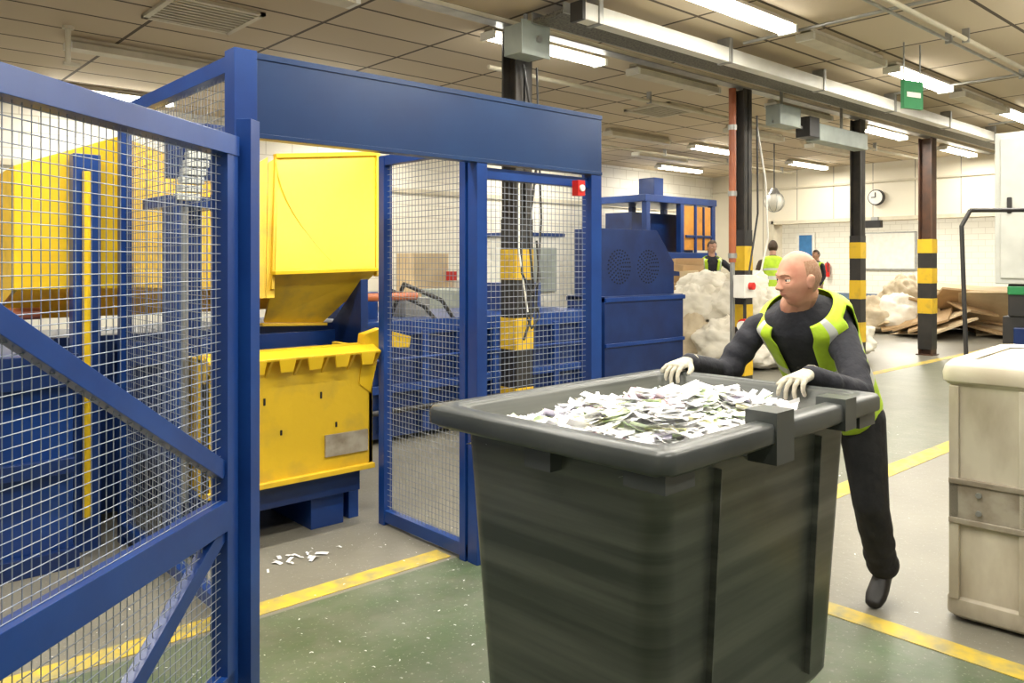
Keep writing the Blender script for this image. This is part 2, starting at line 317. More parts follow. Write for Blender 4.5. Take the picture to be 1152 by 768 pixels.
mb = MB(); mb.tube([(8.9, 5.36, 3.3), (9.0, 5.3, 2.6), (9.02, 5.28, 1.9), (8.9, 5.3, 1.5), (8.6, 5.28, 1.40)], 0.012, WHITE); mb.tube([(8.8, 5.3, 3.4), (8.82, 5.3, 2.2), (8.58, 5.28, 1.44)], 0.012, BLK); mb.build('hanging_power_cable')
mb = MB(); mb.box((8.28, 5.15, 1.18), (8.55, 5.3, 1.45), WHITE); mb.cyl((8.40, 5.15, 1.32), (8.40, 5.1, 1.32), 0.045, RED); mb.cyl((8.33, 5.2, 0.85), (8.48, 5.2, 0.85), 0.085, RED); mb.cyl((8.29, 5.2, 0.85), (8.33, 5.2, 0.85), 0.06, WHITE); mb.cyl((8.40, 5.22, 0.85), (8.40, 5.22, 1.2), 0.02, BLK); mb.box((8.35, 5.3, 1.2), (8.5, 5.36, 1.4), STEEL); mb.build('power_socket_box', 0.01)
mb = MB(); mb.tube([(4.95, 5.36, 3.4), (5.1, 5.32, 2.6), (4.98, 5.32, 1.9), (5.06, 5.32, 1.2), (4.9, 5.3, 0.9)], 0.012, BLK); mb.tube([(5.12, 5.36, 3.4), (5.16, 5.34, 2.0), (5.04, 5.3, 1.0)], 0.01, BLK); mb.tube([(4.9, 5.35, 1.25), (5.0, 5.3, 1.0), (5.1, 5.3, 1.1), (5.05, 5.32, 1.3)], 0.01, BLK)
mb.tube([(4.92, 5.36, 1.8), (4.88, 5.3, 1.5), (4.98, 5.28, 1.32), (5.1, 5.3, 1.45), (5.1, 5.34, 1.8)], 0.011, BLK); mb.tube([(4.9, 5.36, 2.4), (4.86, 5.32, 1.7), (4.95, 5.3, 1.15)], 0.008, WHITE); mb.build('hanging_control_cable')
M = Matrix.Translation((8.37, 3.3, 3.28)) @ Matrix.Rotation(math.radians(74), 4, 'Z')
mb = MB(); mb.box((-0.02, -0.14, -0.14), (0.02, 0.14, 0.14), GREEN, M); mb.box((-0.024, -0.10, -0.025), (0.024, 0.10, 0.025), WHITE, M); mb.cyl((0, 0.12, 0.14), (0, 0.12, 0.518), 0.008, STEEL, M=M); mb.cyl((0, -0.12, 0.14), (0, -0.12, 0.518), 0.008, STEEL, M=M); mb.build('hanging_exit_sign')
p = W(4.85, 14.8, 2.72)
mb = MB(); mb.sph(p, 0.17, WHITE); mb.cyl(p+Vector((0, 0, 0.14)), p+Vector((0, 0, 0.25)), 0.12, STEEL, r2=0.05); mb.cyl(p+Vector((0, 0, 0.2)), (p.x, p.y, HC), 0.012, BLK)
for i in range(4):
    a = i*math.pi/4; mb.tube([p+Vector((math.cos(a)*math.cos(t)*0.19, math.sin(a)*math.cos(t)*0.19, math.sin(t)*0.19)) for t in [k*math.pi/8 for k in range(-8, 9)]], 0.006, STEEL, n=5)
mb.build('caged_globe_lamp')
mb = MB(); mb.cyl((1.9, 8.3, HC), (1.9, 8.3, 3.45), 0.025, CREAMFIX); mb.cyl((1.86, 8.3, 3.45), (2.0, 8.3, 3.45), 0.02, CREAMFIX); mb.cyl((1.9, 8.3, HC), (1.9, 8.3, 3.77), 0.05, CREAMFIX); mb.build('sprinkler_drop_pipe')

# ------------------------------------------------------------ blue enclosure
mb = MB(); U0, U1, UP, V0 = 1.42, 3.66, 2.70, 3.26; ZT = 2.485; ZB = 2.135
mb.box((U0+0.02, V0, ZB), (U1, V0+0.05, ZT), BEAMB)
mb.box((U0+0.02, V0-0.006, ZT-0.02), (U1, V0+0.06, ZT+0.006), BEAMB); mb.box((U0+0.02, V0-0.006, ZB-0.006), (U1, V0+0.06, ZB+0.014), BEAMB)
mb.box((U0-0.06, V0-0.02, 0), (U0+0.04, V0+0.08, ZT+0.01), BLUE)
mb.box((U1-0.09, V0, 0), (U1, V0+0.08, ZB), BLUE)
mb.box((UP-0.02, V0, 0), (UP+0.05, V0+0.08, ZB), BLUE)
mb.box((U0-0.04, V0+0.06, ZT-0.07), (U0+0.02, 4.95, ZT), BLUE); mb.box((U0-0.04, 4.85, 0), (U0+0.02, 4.92, ZT), BLUE); mb.box((U0-0.04, V0+0.06, 0.06), (U0+0.02, 4.9, 0.12), BLUE)
Ms = Matrix.Translation((U0-0.01, V0+0.08, 0)) @ Matrix.Rotation(math.pi/2, 4, 'Z')
wires(mb, Ms, 0, 1.55, 0.1, ZT-0.05, 0.04, 0.0016, WIREB)
mb.box((UP+0.06, V0+0.03, 2.05), (U1-0.09, V0+0.06, 2.11), BLUE); mb.box((UP+0.06, V0+0.03, 0.04), (U1-0.09, V0+0.06, 0.12), BLUE)
wires(mb, Matrix.Translation((0, V0+0.045, 0)), UP+0.05, U1-0.09, 0.1, 2.08, 0.034, 0.0016, WIREB)
mb.box((UP-0.03, 4.14, 0), (UP+0.03, 4.2, 2.25), BLUE); mb.box((UP-0.025, V0+0.09, 0.02), (UP+0.025, 4.15, 0.09), BLUE); mb.box((UP-0.025, V0+0.09, 2.19), (UP+0.025, 4.15, 2.25), BLUE)
mb.box((UP-0.03, V0+0.09, 0), (UP+0.03, V0+0.14, 2.25), BLUE)
wires(mb, Matrix.Translation((UP, V0+0.1, 0)) @ Matrix.Rotation(math.pi/2, 4, 'Z'), 0, 0.82, 0.08, 2.2, 0.034, 0.0016, WIREB)
Mg = frame(-0.968, 2.93, 81.2)
mb.box((-0.035, -0.03, 0), (0.035, 0.028, 2.12), BLUE, Mg)
mb.box((3.40, V0-0.05, 1.99), (3.46, V0+0.0, 2.08), RED); mb.cyl((3.43, V0-0.05, 2.035), (3.43, V0-0.06, 2.035), 0.02, WHITE)
mb.build('machine_guard_enclosure', 0.004)
gx = Vector((-0.1556, -1.0)).normalized(); gang = math.degrees(math.atan2(gx.y, gx.x))
Mg = frame(-1.015, 2.855, gang); GL = 1.75
mb = MB()
mb.box((-0.02, -0.03, 0.08), (0.055, 0.03, 2.05), BLUE, Mg); mb.box((GL-0.07, -0.03, 0.0), (GL, 0.03, 2.05), BLUE, Mg)
mb.box((-0.02, -0.035, 1.98), (GL, 0.035, 2.05), BLUE, Mg); mb.box((0, -0.03, 0.08), (GL, 0.03, 0.15), BLUE, Mg); mb.cyl((0.02, 0, 0), (0.02, 0, 0.1), 0.015, STEEL, M=Mg)
mb.box((0.05, -0.03, 0.66), (GL-0.05, 0.03, 0.765), BLUE, Mg)
mb.bar((0.05, 0, 0.87), (GL-0.05, 0, 1.86), 0.04, 0.06, BLUE, Mg); mb.bar((0.05, 0, 0.66), (0.98, 0, 0.13), 0.04, 0.06, BLUE, Mg)
wires(mb, Mg, 0.05, GL-0.05, 0.12, 2.0, 0.031, 0.0015, WIRE)
for z in (0.25, 1.75): mb.box((-0.022, -0.045, z+0.03), (0.04, -0.03, z+0.09), BLUE, Mg)
mb.box((-0.015, -0.045, 0.84), (0.03, -0.03, 0.93), STEEL, Mg)
mb.build('mesh_gate', 0.003)

# ------------------------------------------------------------ baler with hopper, lifter
mb = MB()
mb.box((-0.9, 4.7, 0.1), (1.1, 6.0, 1.1), BLUE); mb.box((-0.95, 4.65, 0), (1.12, 6.05, 0.1), BLUED); mb.box((-0.9, 4.66, 0.95), (1.12, 4.7, 1.12), BLUED)
for u in (-0.5, 0.05, 0.6): mb.box((u, 4.63, 0.1), (u+0.08, 4.7, 1.0), BLUED)
mb.box((-0.9, 4.64, 0.5), (1.1, 4.69, 0.58), BLUED)
mb.box((1.15, 5.35, 0.05), (3.2, 6.05, 1.15), BLUED); mb.box((1.5, 5.31, 0.95), (3.15, 5.36, 1.10), BLUE)
mb.prism([(3.0, 4.95, 1.48), (3.0, 5.38, 1.14), (3.0, 5.38, 0.85), (3.0, 4.95, 0.85)], (0.06, 0, 0), BLUED)
mb.box((3.2, 6.0, 0.05), (6.6, 7.2, 1.02), BLUED); mb.box((3.2, 5.96, 0.95), (6.6, 7.24, 1.08), BLUE)
for i in range(8): mb.box((3.4+i*0.42, 5.93, 0.08), (3.47+i*0.42, 6.0, 0.98), BLUE)
mb.box((3.2, 5.94, 0.45), (6.6, 5.99, 0.52), BLUE)
for i, (u, s) in enumerate(((3.6, 0.25), (4.3, 0.18), (5.6, 0.3))): mb.box((u, 6.3, 1.08), (u+s*1.6, 6.7, 1.08+s), BLUE if i != 1 else STEEL)
mb.cyl((3.3, 5.90, 0.75), (6.5, 5.90, 0.75), 0.012, BLUE); mb.cyl((3.3, 5.90, 0.3), (6.5, 5.90, 0.3), 0.025, BLK)
mb.tube([(4.0, 6.2, 1.1), (4.0, 6.1, 1.35), (4.3, 6.0, 1.2), (4.5, 6.0, 1.0)], 0.02, BLK); mb.tube([(4.1, 6.25, 1.1), (4.15, 6.1, 1.4), (4.5, 6.0, 1.25), (4.7, 6.0, 1.0)], 0.02, BLK)
mb.prism([(6.68, 5.95, 1.2), (8.0, 5.95, 1.2), (8.0, 5.95, 1.6), (7.66, 5.95, 1.98), (6.68, 5.95, 1.98)], (0, 0.42, 0), BLUED)
mb.box((6.62, 5.85, 0.05), (8.05, 6.42, 1.22), BLUED); mb.box((6.62, 5.83, 1.16), (8.07, 6.44, 1.21), BLUE); mb.box((6.62, 5.83, 0.66), (8.06, 5.86, 0.70), BLUE)
for cu in (6.98, 7.5):
    for k in range(1, 6):
        r = 0.038*k
        for j in range(5*k):
            a = 2*math.pi*j/(5*k); mb.cyl((cu+r*math.cos(a), 5.951, 1.55+r*math.sin(a)), (cu+r*math.cos(a), 5.944, 1.55+r*math.sin(a)), 0.010, DARK, n=6)
mb.cyl((-0.9, 5.2, 1.31), (1.05, 5.2, 1.31), 0.035, ORANGE); mb.cyl((3.2, 5.7, 1.31), (4.0, 5.7, 1.31), 0.035, ORANGE)
def sheet(pts, t, m):
    P = [Vector(p) for p in pts]; n = (P[1]-P[0]).cross(P[2]-P[0]).normalized(); mb.prism(P, n*t, m)
sheet([(2.37, 5.0, 1.53), (3.14, 5.0, 1.55), (3.27, 5.2, 2.42), (2.48, 5.2, 2.33)], 0.02, YEL)
sheet([(3.14, 5.0, 1.55), (3.14, 5.7, 1.2), (3.27, 5.7, 2.2), (3.27, 5.2, 2.42)], 0.02, YEL)
prev = None
for i in range(9):
    a = math.pi/2*i/8; x = 2.37-0.30*math.sin(a); y = 5.0+0.26*(1-math.cos(a))
    if prev: sheet([(prev[0], prev[1], 1.36), (prev[0]+0.11, prev[1]+0.2, 2.32), (x+0.11, y+0.2, 2.28), (x, y, 1.36)], 0.015, YELD)
    prev = (x, y)
sheet([(0.9, 5.7, 1.25), (3.14, 5.7, 1.25), (3.27, 5.7, 2.1), (0.9, 5.7, 2.1)], 0.02, YELD)
sheet([(0.88, 5.0, 1.45), (1.40, 5.0, 1.45), (1.40, 5.0, 2.33), (0.88, 5.0, 2.12)], 0.02, YEL)
sheet([(0.88, 5.0, 1.45), (0.88, 5.7, 1.25), (0.88, 5.7, 2.1), (0.88, 5.0, 2.12)], 0.02, YELD)
sheet([(1.40, 5.0, 1.45), (2.05, 5.26, 1.42), (2.15, 5.45, 2.22), (1.40, 5.0, 2.33)], 0.02, YELD)
sheet([(2.36, 4.97, 1.52), (3.16, 4.97, 1.54), (2.88, 5.28, 1.16), (2.43, 5.28, 1.18)], 0.02, YELD)
mb.bar((2.34, 4.95, 1.53), (3.16, 4.95, 1.55), 0.06, 0.025, YEL); mb.bar((3.15, 4.98, 1.5), (3.28, 5.18, 2.43), 0.03, 0.04, YEL, up=(0, 1, 0)); mb.bar((2.46, 5.18, 2.33), (3.28, 5.18, 2.42), 0.05, 0.03, YEL)
mb.bar((2.35, 4.985, 1.42), (2.47, 5.185, 2.33), 0.02, 0.03, YELD, up=(0, 1, 0))
# darker yellow tube drawn as the curved shadow line on the hopper face
def hp3(u, z):
    f = (z-1.54)/0.85; return Vector((u, 4.985+0.2*f, z))
mb.tube([hp3(2.46+0.34*(k/8)**2, 2.28-0.68*(k/8)) for k in range(9)], 0.008, YELD, n=6)
mb.bar((2.40, 5.27, 1.17), (2.90, 5.27, 1.15), 0.05, 0.02, YELD)
ya, yb = 1.62, 2.66
mb.box((ya, 4.25, 0.36), (yb, 4.28, 1.06), YELP); mb.box((ya, 4.22, 0.34), (yb, 4.34, 0.37), YELD)
mb.prism([(ya, 4.25, 1.08), (ya, 4.16, 1.05), (ya, 4.155, 1.065), (ya, 4.25, 1.10)], (yb-ya, 0, 0), YEL)
n = 6; w = (yb-ya)/n
for i in range(n): mb.prism([(ya+i*w+0.035, 4.155, 1.06), (ya+(i+1)*w-0.035, 4.155, 1.06), (ya+(i+1)*w-0.05, 4.165, 0.985), (ya+i*w+0.05, 4.165, 0.985)], (0, 0.012, 0), YEL)
for i in range(n+1): mb.prism([(ya+i*w-0.008, 4.16, 1.06), (ya+i*w-0.008, 4.25, 1.06), (ya+i*w-0.008, 4.25, 0.95)], (0.016, 0, 0), YELD)
mb.box((ya, 4.28, 1.06), (yb, 4.36, 1.10), YEL)
mb.box((yb-0.03, 4.25, 0.36), (yb, 4.7, 1.08), YELD); mb.box((ya, 4.25, 0.36), (ya+0.03, 4.7, 1.08), YELD)
for u in (1.95, 2.3): mb.box((u, 4.243, 0.8), (u+0.012, 4.251, 0.84), DARK); mb.box((u+0.1, 4.243, 0.62), (u+0.112, 4.251, 0.65), DARK)
mb.box((2.33, 4.235, 0.45), (2.62, 4.252, 0.58), DIRTY)
mb.prism([(2.56, 4.24, 0.86), (2.64, 4.24, 0.80), (2.69, 4.24, 1.0), (2.75, 4.24, 1.07), (2.97, 4.3, 1.05), (2.98, 4.3, 1.12), (2.72, 4.24, 1.19), (2.60, 4.24, 1.16)], (0, 0.08, 0), YEL)
mb.box((1.60, 4.35, 0), (1.75, 4.75, 0.36), BLUE); mb.box((2.30, 4.36, 0), (2.52, 4.9, 0.34), BLUE); mb.box((1.6, 4.3, 0.2), (2.6, 4.36, 0.33), BLUED)
mb.box((1.6, 4.6, 0.34), (2.6, 5.3, 0.42), BLUED); mb.box((2.58, 4.4, 0.0), (2.65, 5.0, 1.0), BLUE); mb.box((1.7, 4.45, 0.36), (2.58, 4.5, 0.95), DARK)
mb.box((1.62, 4.75, 0.9), (2.6, 4.85, 1.05), BLUED); mb.box((1.75, 4.95, 0.4), (1.83, 5.05, 1.35), BLUE)
for u0, u1, v in ((1.50, 1.56, 4.45), (1.59, 1.65, 4.5), (1.68, 1.74, 4.6)):
    mb.box((u0, v, 0), (u1, v+0.09, 1.95), BLUE)
mb.box((1.48, 4.4, 1.9), (1.80, 4.8, 1.96), BLUE); mb.box((1.48, 4.38, 2.05), (1.9, 4.44, 2.36), BLUED); mb.box((1.48, 4.4, 0.5), (1.78, 4.7, 0.56), BLUED)
mb.cyl((1.57, 4.42, 0.3), (1.57, 4.42, 1.9), 0.028, STEEL); mb.cyl((1.20, 4.84, 0.2), (1.20, 4.84, 2.1), 0.022, YEL); mb.cyl((1.75, 4.40, 0.4), (1.75, 4.40, 2.0), 0.02, YELD)
mb.box((1.14, 4.87, 0.0), (1.28, 4.96, 2.2), BLUE)
for i in range(7):
    z = 1.93+i*0.045; mb.box((1.50+i*0.012, 4.30, z), (1.62+i*0.012, 4.37, z+0.036), LGREY)
mb.box((1.49, 4.33, 0.1), (1.53, 4.36, 1.95), BLUE)
mb.build('baler_with_hopper', 0.004)
mb = MB()
mb.box((12.2, 9.8, 0), (14.6, 11.2, 1.65), BLUED)
for u in (12.3, 13.4, 14.5): mb.box((u-0.06, 9.75, 1.6), (u+0.06, 9.87, 2.9), BLUE); mb.box((u-0.06, 11.0, 1.6), (u+0.06, 11.12, 2.9), BLUE)
mb.box((12.2, 9.74, 2.78), (14.6, 11.15, 2.92), BLUE); mb.box((12.2, 9.74, 1.6), (14.6, 9.8, 1.8), BLUE); mb.box((12.35, 10.2, 1.7), (14.4, 10.9, 2.6), BLUED)
mb.box((13.45, 9.76, 1.85), (14.4, 9.9, 2.75), ORP); mb.box((13.8, 9.72, 1.8), (13.86, 9.77, 2.78), BLUE); mb.box((13.5, 9.73, 2.1), (14.4, 9.77, 2.16), BLUED); mb.box((14.1, 9.73, 1.85), (14.15, 9.77, 2.75), BLUED); mb.box((12.8, 10.0, 2.92), (13.1, 10.4, 3.3), BLUE)
mb.build('baling_press', 0.01)
mb = MB(); mb.box((7.1, 7.8, 0), (7.9, 8.8, 1.95), WHITE); mb.box((7.2, 7.76, 1.2), (7.8, 7.8, 1.8), GREYBOX); mb.box((6.2, 7.9, 0), (7.1, 8.7, 1.25), GREYBOX); mb.box((7.05, 7.75, 1.95), (7.95, 8.85, 2.0), BLUE); mb.box((7.3, 7.75, 0.6), (7.35, 7.77, 1.0), BLK)
mb.build('shredder_control_cabinet', 0.015)
mb = MB(); mb.box((6.6, 10.4, 0.92), (10.4, 11.3, 0.98), KRAFT2)
for u in (6.7, 8.5, 10.3):
    for v in (10.5, 11.2): mb.box((u-0.03, v-0.03, 0), (u+0.03, v+0.03, 0.92), STEEL)
mb.box((6.65, 10.45, 0.3), (10.35, 11.25, 0.34), KRAFT2)
mb.box((7.4, 10.6, 0.98), (8.1, 11.1, 1.75), KRAFT2); mb.box((8.3, 10.7, 0.98), (8.6, 11.0, 1.3), WHITE); mb.box((8.8, 10.6, 0.98), (9.4, 11.1, 1.45), GREYBOX); mb.box((8.05, 10.5, 1.3), (8.2, 10.6, 1.45), RED); mb.box((9.6, 10.6, 0.98), (10.1, 11.0, 1.2), GREEN)
mb.build('packing_workbench', 0.005)
mb = MB(); mb.box((7.2, 11.9, 2.35), (7.45, 11.998, 2.75), WHITE); mb.box((7.25, 11.88, 2.4), (7.4, 11.9, 2.5), BLK); mb.box((9.6, 11.9, 2.4), (9.9, 11.998, 2.7), WHITE); mb.cyl((7.32, 11.92, 2.75), (7.32, 11.92, HC), 0.02, WHITE); mb.cyl((9.75, 11.92, 2.7), (9.75, 11.92, HC), 0.02, WHITE); mb.build('wall_switch_box')

# ------------------------------------------------------------ big grey bin
MBn = frame(0.36, 1.86, 44); BX, BY = 1.25, 0.90
mb = MB()
def R(i, z, r=0.09): return rrect(i, BX-i, i, BY-i, r, z)
mb.loft([R(0.14, 0.20), R(0.115, 0.24), R(0.075, 1.07, 0.07), R(0.07, 1.085, 0.07), R(0.01, 1.09, 0.05), R(0.0, 1.10, 0.05), R(0.0, 1.14, 0.05), R(0.012, 1.15, 0.05), R(0.06, 1.15, 0.06), R(0.07, 1.14, 0.07), R(0.10, 0.9, 0.08), R(0.16, 0.30, 0.08)], BING, MBn)
mb.loft([R(-0.004, 1.10, 0.04), R(-0.006, 1.105, 0.04), R(-0.006, 1.142, 0.04), R(0.000, 1.153, 0.04), R(0.05, 1.156, 0.05), R(0.06, 1.148, 0.06), R(0.062, 1.09, 0.06)], BINR, MBn, cap0=False, cap1=False)
mb.box((0.50, -0.012, 1.04), (0.60, 0.085, 1.185), BINR, MBn); mb.box((0.94, -0.012, 1.07), (1.02, 0.085, 1.170), BINR, MBn)
mb.box((0.015, 0.015, 1.05), (0.14, 0.14, 1.095), BINR, MBn); mb.box((BX-0.14, 0.015, 1.05), (BX-0.015, 0.14, 1.095), BINR, MBn)
mb.box((0.03, BY*0.5-0.05, 1.03), (0.10, BY*0.5+0.05, 1.095), BINR, MBn)
for x in (0.33, 0.92): mb.bar((x, 0.125, 0.28), (x, 0.084, 1.05), 0.06, 0.006, BING, MBn, up=(1, 0, 0))
for x in (0.28, BX-0.28):
    for y in (0.26, BY-0.26):
        mb.cyl((x, y-0.025, 0.085), (x, y+0.025, 0.085), 0.085, RUB, n=20, M=MBn); mb.box((x-0.05, y-0.035, 0.08), (x+0.05, y-0.028, 0.2), STEEL, MBn); mb.box((x-0.05, y+0.028, 0.08), (x+0.05, y+0.035, 0.2), STEEL, MBn); mb.box((x-0.06, y-0.05, 0.17), (x+0.06, y+0.05, 0.215), STEEL, MBn)
mb.build('wheeled_waste_container')
mb = MB(); NX, NY = 40, 30; vs = []
def heapz(x, y):
    fx = (x-0.08)/(BX-0.20); fy = (y-0.08)/(BY-0.16)
    dome = math.sin(math.pi*min(max(fx, 0), 1))**0.5*math.sin(math.pi*min(max(fy, 0), 1))**0.5
    return 1.03+0.105*dome+0.07*noise.noise(Vector((x*4, y*4, 1.0)))*dome+0.025*noise.noise(Vector((x*14, y*14, 0)))*dome
for j in range(NY):
    for i in range(NX):
        x = 0.085+(BX-0.17)*i/(NX-1); y = 0.085+(BY-0.17)*j/(NY-1); vs.append((x, y, heapz(x, y)))
mb.add(vs, [(j*NX+i, j*NX+i+1, (j+1)*NX+i+1, (j+1)*NX+i) for j in range(NY-1) for i in range(NX-1)], PAPERS[0], True, MBn)
for k in range(1700):
    x = random.uniform(0.10, BX-0.17); y = random.uniform(0.10, BY-0.10); z = heapz(x, y)+random.uniform(0.0, 0.022)
    big = random.random() < 0.3
    l = random.uniform(0.06, 0.15); w = random.uniform(0.03, 0.06) if big else random.uniform(0.008, 0.028)
    if min(x, BX-x-0.05, y, BY-y) < 0.17: l *= 0.5
    Mr = Matrix.Translation((x, y, z)) @ Matrix.Rotation(math.radians(-40)+random.gauss(0, 0.5), 4, 'Z') @ Matrix.Rotation(random.gauss(0, 0.2), 4, 'Y') @ Matrix.Rotation(random.gauss(0, 0.35), 4, 'X')
    blob = noise.noise(Vector((x*5, y*5, 5)))
    if blob > 0.30 and random.random() < 0.4: pm = PAPERS[3] if noise.noise(Vector((x*2, y*2, 9))) > -0.1 else PAPERS[5]
    elif blob < -0.30 and random.random() < 0.4: pm = PAPERS[2]
    else: pm = random.choices(PAPERS, (84, 7, 2, 2, 2, 1))[0]
    c = random.uniform(-0.015, 0.015)
    mb.add([(-l/2, -w/2, c), (0, -w/2, 0), (l/2, -w/2, c), (l/2, w/2, c), (0, w/2, c*0.4), (-l/2, w/2, c)], [(0, 1, 4, 5), (1, 2, 3, 4)], pm, True, MBn @ Mr)
mb.build('waste_paper_heap')

# ------------------------------------------------------------ cream bin right
MC = frame(1.93, 3.6, -43.8); CX, CY = 1.3, 1.0
mb = MB()
def C(i, z, r=0.05): return rrect(i, CX-i, i, CY-i, r, z)
mb.loft([C(0.03, 0.015), C(0.012, 0.03), C(0.012, 0.10), C(0.028, 0.11), C(0.02, 1.05), C(0.008, 1.06), C(0.006, 1.12), C(0.02, 1.15), C(0.06, 1.16), C(0.08, 1.15), C(0.10, 1.08)], CREAMB, MC)
mb.loft([C(0.012, 1.06), C(-0.002, 1.07), C(-0.004, 1.11), C(0.004, 1.14), C(0.03, 1.165), C(0.06, 1.17), C(0.085, 1.155)], CREAMR, MC, cap0=False, cap1=False)
mb.loft([C(0.07, 1.10), C(0.09, 1.15), C(0.3, 1.18), C(0.42, 1.185)], CREAMR, MC, cap0=False)
mb.box((0.03, 0.008, 0.44), (CX-0.03, 0.05, 0.64), DIRTY, MC); mb.box((0.03, 0.0, 0.44), (CX-0.03, 0.012, 0.465), DIRTY, MC); mb.box((0.03, 0.0, 0.615), (CX-0.03, 0.012, 0.64), DIRTY, MC)
for x in (0.03, 0.30, 0.58, 0.86, 1.2): mb.box((x, 0.008, 0.10), (x+0.04, 0.05, 1.05), CREAMB, MC)
for x in (0.15, 0.45, 0.8):
    for z in (0.5, 0.58): mb.cyl((x, 0.010, z), (x, -0.002, z), 0.012, STEEL, M=MC)
mb.build('plastic_pallet_box', 0.004)
mb = MB(); mb.box((8.35, 1.75, 1.4), (8.95, 2.55, 2.8), LGREY); mb.box((8.33, 1.8, 1.45), (8.35, 2.5, 2.75), LGREY); mb.box((8.31, 2.4, 2.05), (8.34, 2.44, 2.2), BLK)
mb.box((8.4, 1.7, 0), (9.3, 2.5, 1.1), BLK); mb.box((8.38, 1.75, 1.1), (8.9, 2.45, 1.4), BLK); mb.box((8.36, 1.9, 1.3), (8.4, 2.45, 1.38), GREEN); mb.box((8.36, 1.8, 0.75), (8.4, 2.4, 1.0), BLUED); mb.build('electrical_control_cabinet', 0.01)
mb = MB(); a = W(3.72, 6.5)
for off in (Vector((0, 0, 0)), Vector((0.5, -0.55, 0))):
    q = a+off; t = Fv*0.12
    mb.tube([q, q+t+Vector((0, 0, 1.9)), q+t+Vector((0.05, -0.05, 2.03))], 0.018, BLK)
mb.tube([a+Fv*0.12+Vector((0.05, -0.05, 2.03)), a+Vector((0.5, -0.55, 0))+Fv*0.12+Vector((0.05, -0.05, 2.03))], 0.018, BLK)
mb.tube([a+Fv*0.03+Vector((0, 0, 0.4)), a+Vector((0.5, -0.55, 0.4))+Fv*0.03], 0.015, BLK); mb.box((a.x-0.03, a.y-0.6, 0.0), (a.x+0.6, a.y+0.05, 0.03), BLK)
mb.build('tube_frame_trolley')

# ------------------------------------------------------------ sacks and cardboard
def sack(mb, lat, d, z, r, m, sd):
    p = W(lat, d, z)
    def fn(n, q):
        k = 1+0.25*noise.noise(n*2.2+Vector((sd, 0, 0)))+0.16*abs(noise.noise(n*4+Vector((0, sd, 0))))-0.16*abs(noise.noise(n*7+Vector((sd, sd, 0))))-0.06*abs(noise.noise(n*15+Vector((sd, sd, 3))))
        q = q*k
        if n.z < -0.3: q.z = -0.3*r[2]+(q.z+0.3*r[2])*0.5
        return q
    mb.sph(p, r, m, 56, 36, fn=fn)
mb = MB()
for i, (la, d, z, r, mm) in enumerate([(2.85, 12.7, 0.30, (0.55, 0.5, 0.45), SACKB), (3.3, 12.2, 0.32, (0.55, 0.5, 0.42), SACK), (3.95, 12.3, 0.3, (0.6, 0.5, 0.45), SACK), (3.05, 13.1, 0.80, (0.55, 0.45, 0.42), SACK), (3.65, 12.9, 0.85, (0.6, 0.5, 0.42), SACK),
        (4.3, 13.0, 0.75, (0.6, 0.5, 0.42), SACK), (3.3, 13.5, 1.15, (0.5, 0.45, 0.32), SACK), (3.9, 13.5, 1.15, (0.5, 0.45, 0.32), SACK), (4.8, 13.0, 0.35, (0.55, 0.5, 0.45), SACKB), (5.0, 13.6, 0.7, (0.5, 0.5, 0.4), SACK), (4.5, 12.3, 0.25, (0.5, 0.45, 0.35), SACK), (3.6, 12.0, 0.18, (0.4, 0.35, 0.25), SACK), (5.5, 13.2, 0.3, (0.5, 0.45, 0.35), SACK)]):
    sack(mb, la, d, z, r, mm, i*3.1)
mb.build('white_sack_pile')
mb = MB()
for i, (la, d, z, r) in enumerate([(8.3, 18.6, 0.28, (0.7, 0.6, 0.5)), (8.9, 18.4, 0.3, (0.65, 0.6, 0.55)), (9.3, 19.0, 0.65, (0.7, 0.5, 0.6)), (7.9, 19.0, 0.25, (0.6, 0.5, 0.45))]): sack(mb, la, d, z, r, SACKB if i % 2 == 0 else SACK, i*5.7)
for i in range(60):
    la = random.uniform(8.6, 11.9); d = random.uniform(17.0, 19.6); z = 0.06+random.uniform(0, 1.0)*max(0.1, 1-abs(la-10.2)/2.0)
    Mx = frame(la, d, random.uniform(0, 180), z+0.05) @ Matrix.Rotation(random.gauss(0, 0.25), 4, 'X') @ Matrix.Rotation(random.gauss(0, 0.25), 4, 'Y')
    s = random.uniform(0.35, 0.8); mb.box((-s, -s*0.7, -0.02), (s, s*0.7, 0.025), KRAFT if i % 2 else KRAFT2, Mx)
for v in mb.v:
    if v.z < 0.004: v.z = 0.004
mb.build('cardboard_pile')
mb = MB()
for i in range(15):
    Mx = frame(random.uniform(3.0, 3.25), random.uniform(14.3, 14.6), random.uniform(0, 90), 0.06+i*0.11) @ Matrix.Rotation(random.gauss(0, 0.06), 4, 'X')
    s = random.uniform(0.22, 0.32); mb.box((-s, -s*0.7, -0.05), (s, s*0.7, 0.07), KRAFT if i % 3 else KRAFT2, Mx)
mb.build('cardboard_stack')
mb = MB()
def scrap(x, y, s, m):
    Mx = Matrix.Translation((x, y, 0.004+random.uniform(0, 0.004))) @ Matrix.Rotation(random.uniform(0, 6.3), 4, 'Z')
    w = s*random.uniform(0.15, 0.5); h = random.uniform(0, 0.25)*s
    mb.add([(-s/2, -w/2, 0), (0, -w/2, h), (s/2, -w/2, 0), (s/2, w/2, 0.001), (0, w/2, h), (-s/2, w/2, 0)], [(0, 1, 4, 5), (1, 2, 3, 4)], m, True, Mx)
for i in range(16): scrap(random.gauss(2.05, 0.09), random.gauss(4.0, 0.06), random.uniform(0.02, 0.08), PAPERS[random.choice((0, 1))])
for i in range(420): scrap(random.uniform(0.4, 3.4), random.uniform(1.8, 4.1), random.uniform(0.004, 0.016), PAPERS[random.choice((0, 1, 1))])
for i in range(130): scrap(random.uniform(3.8, 8.2), random.uniform(1.0, 5), random.uniform(0.008, 0.03), PAPERS[1])
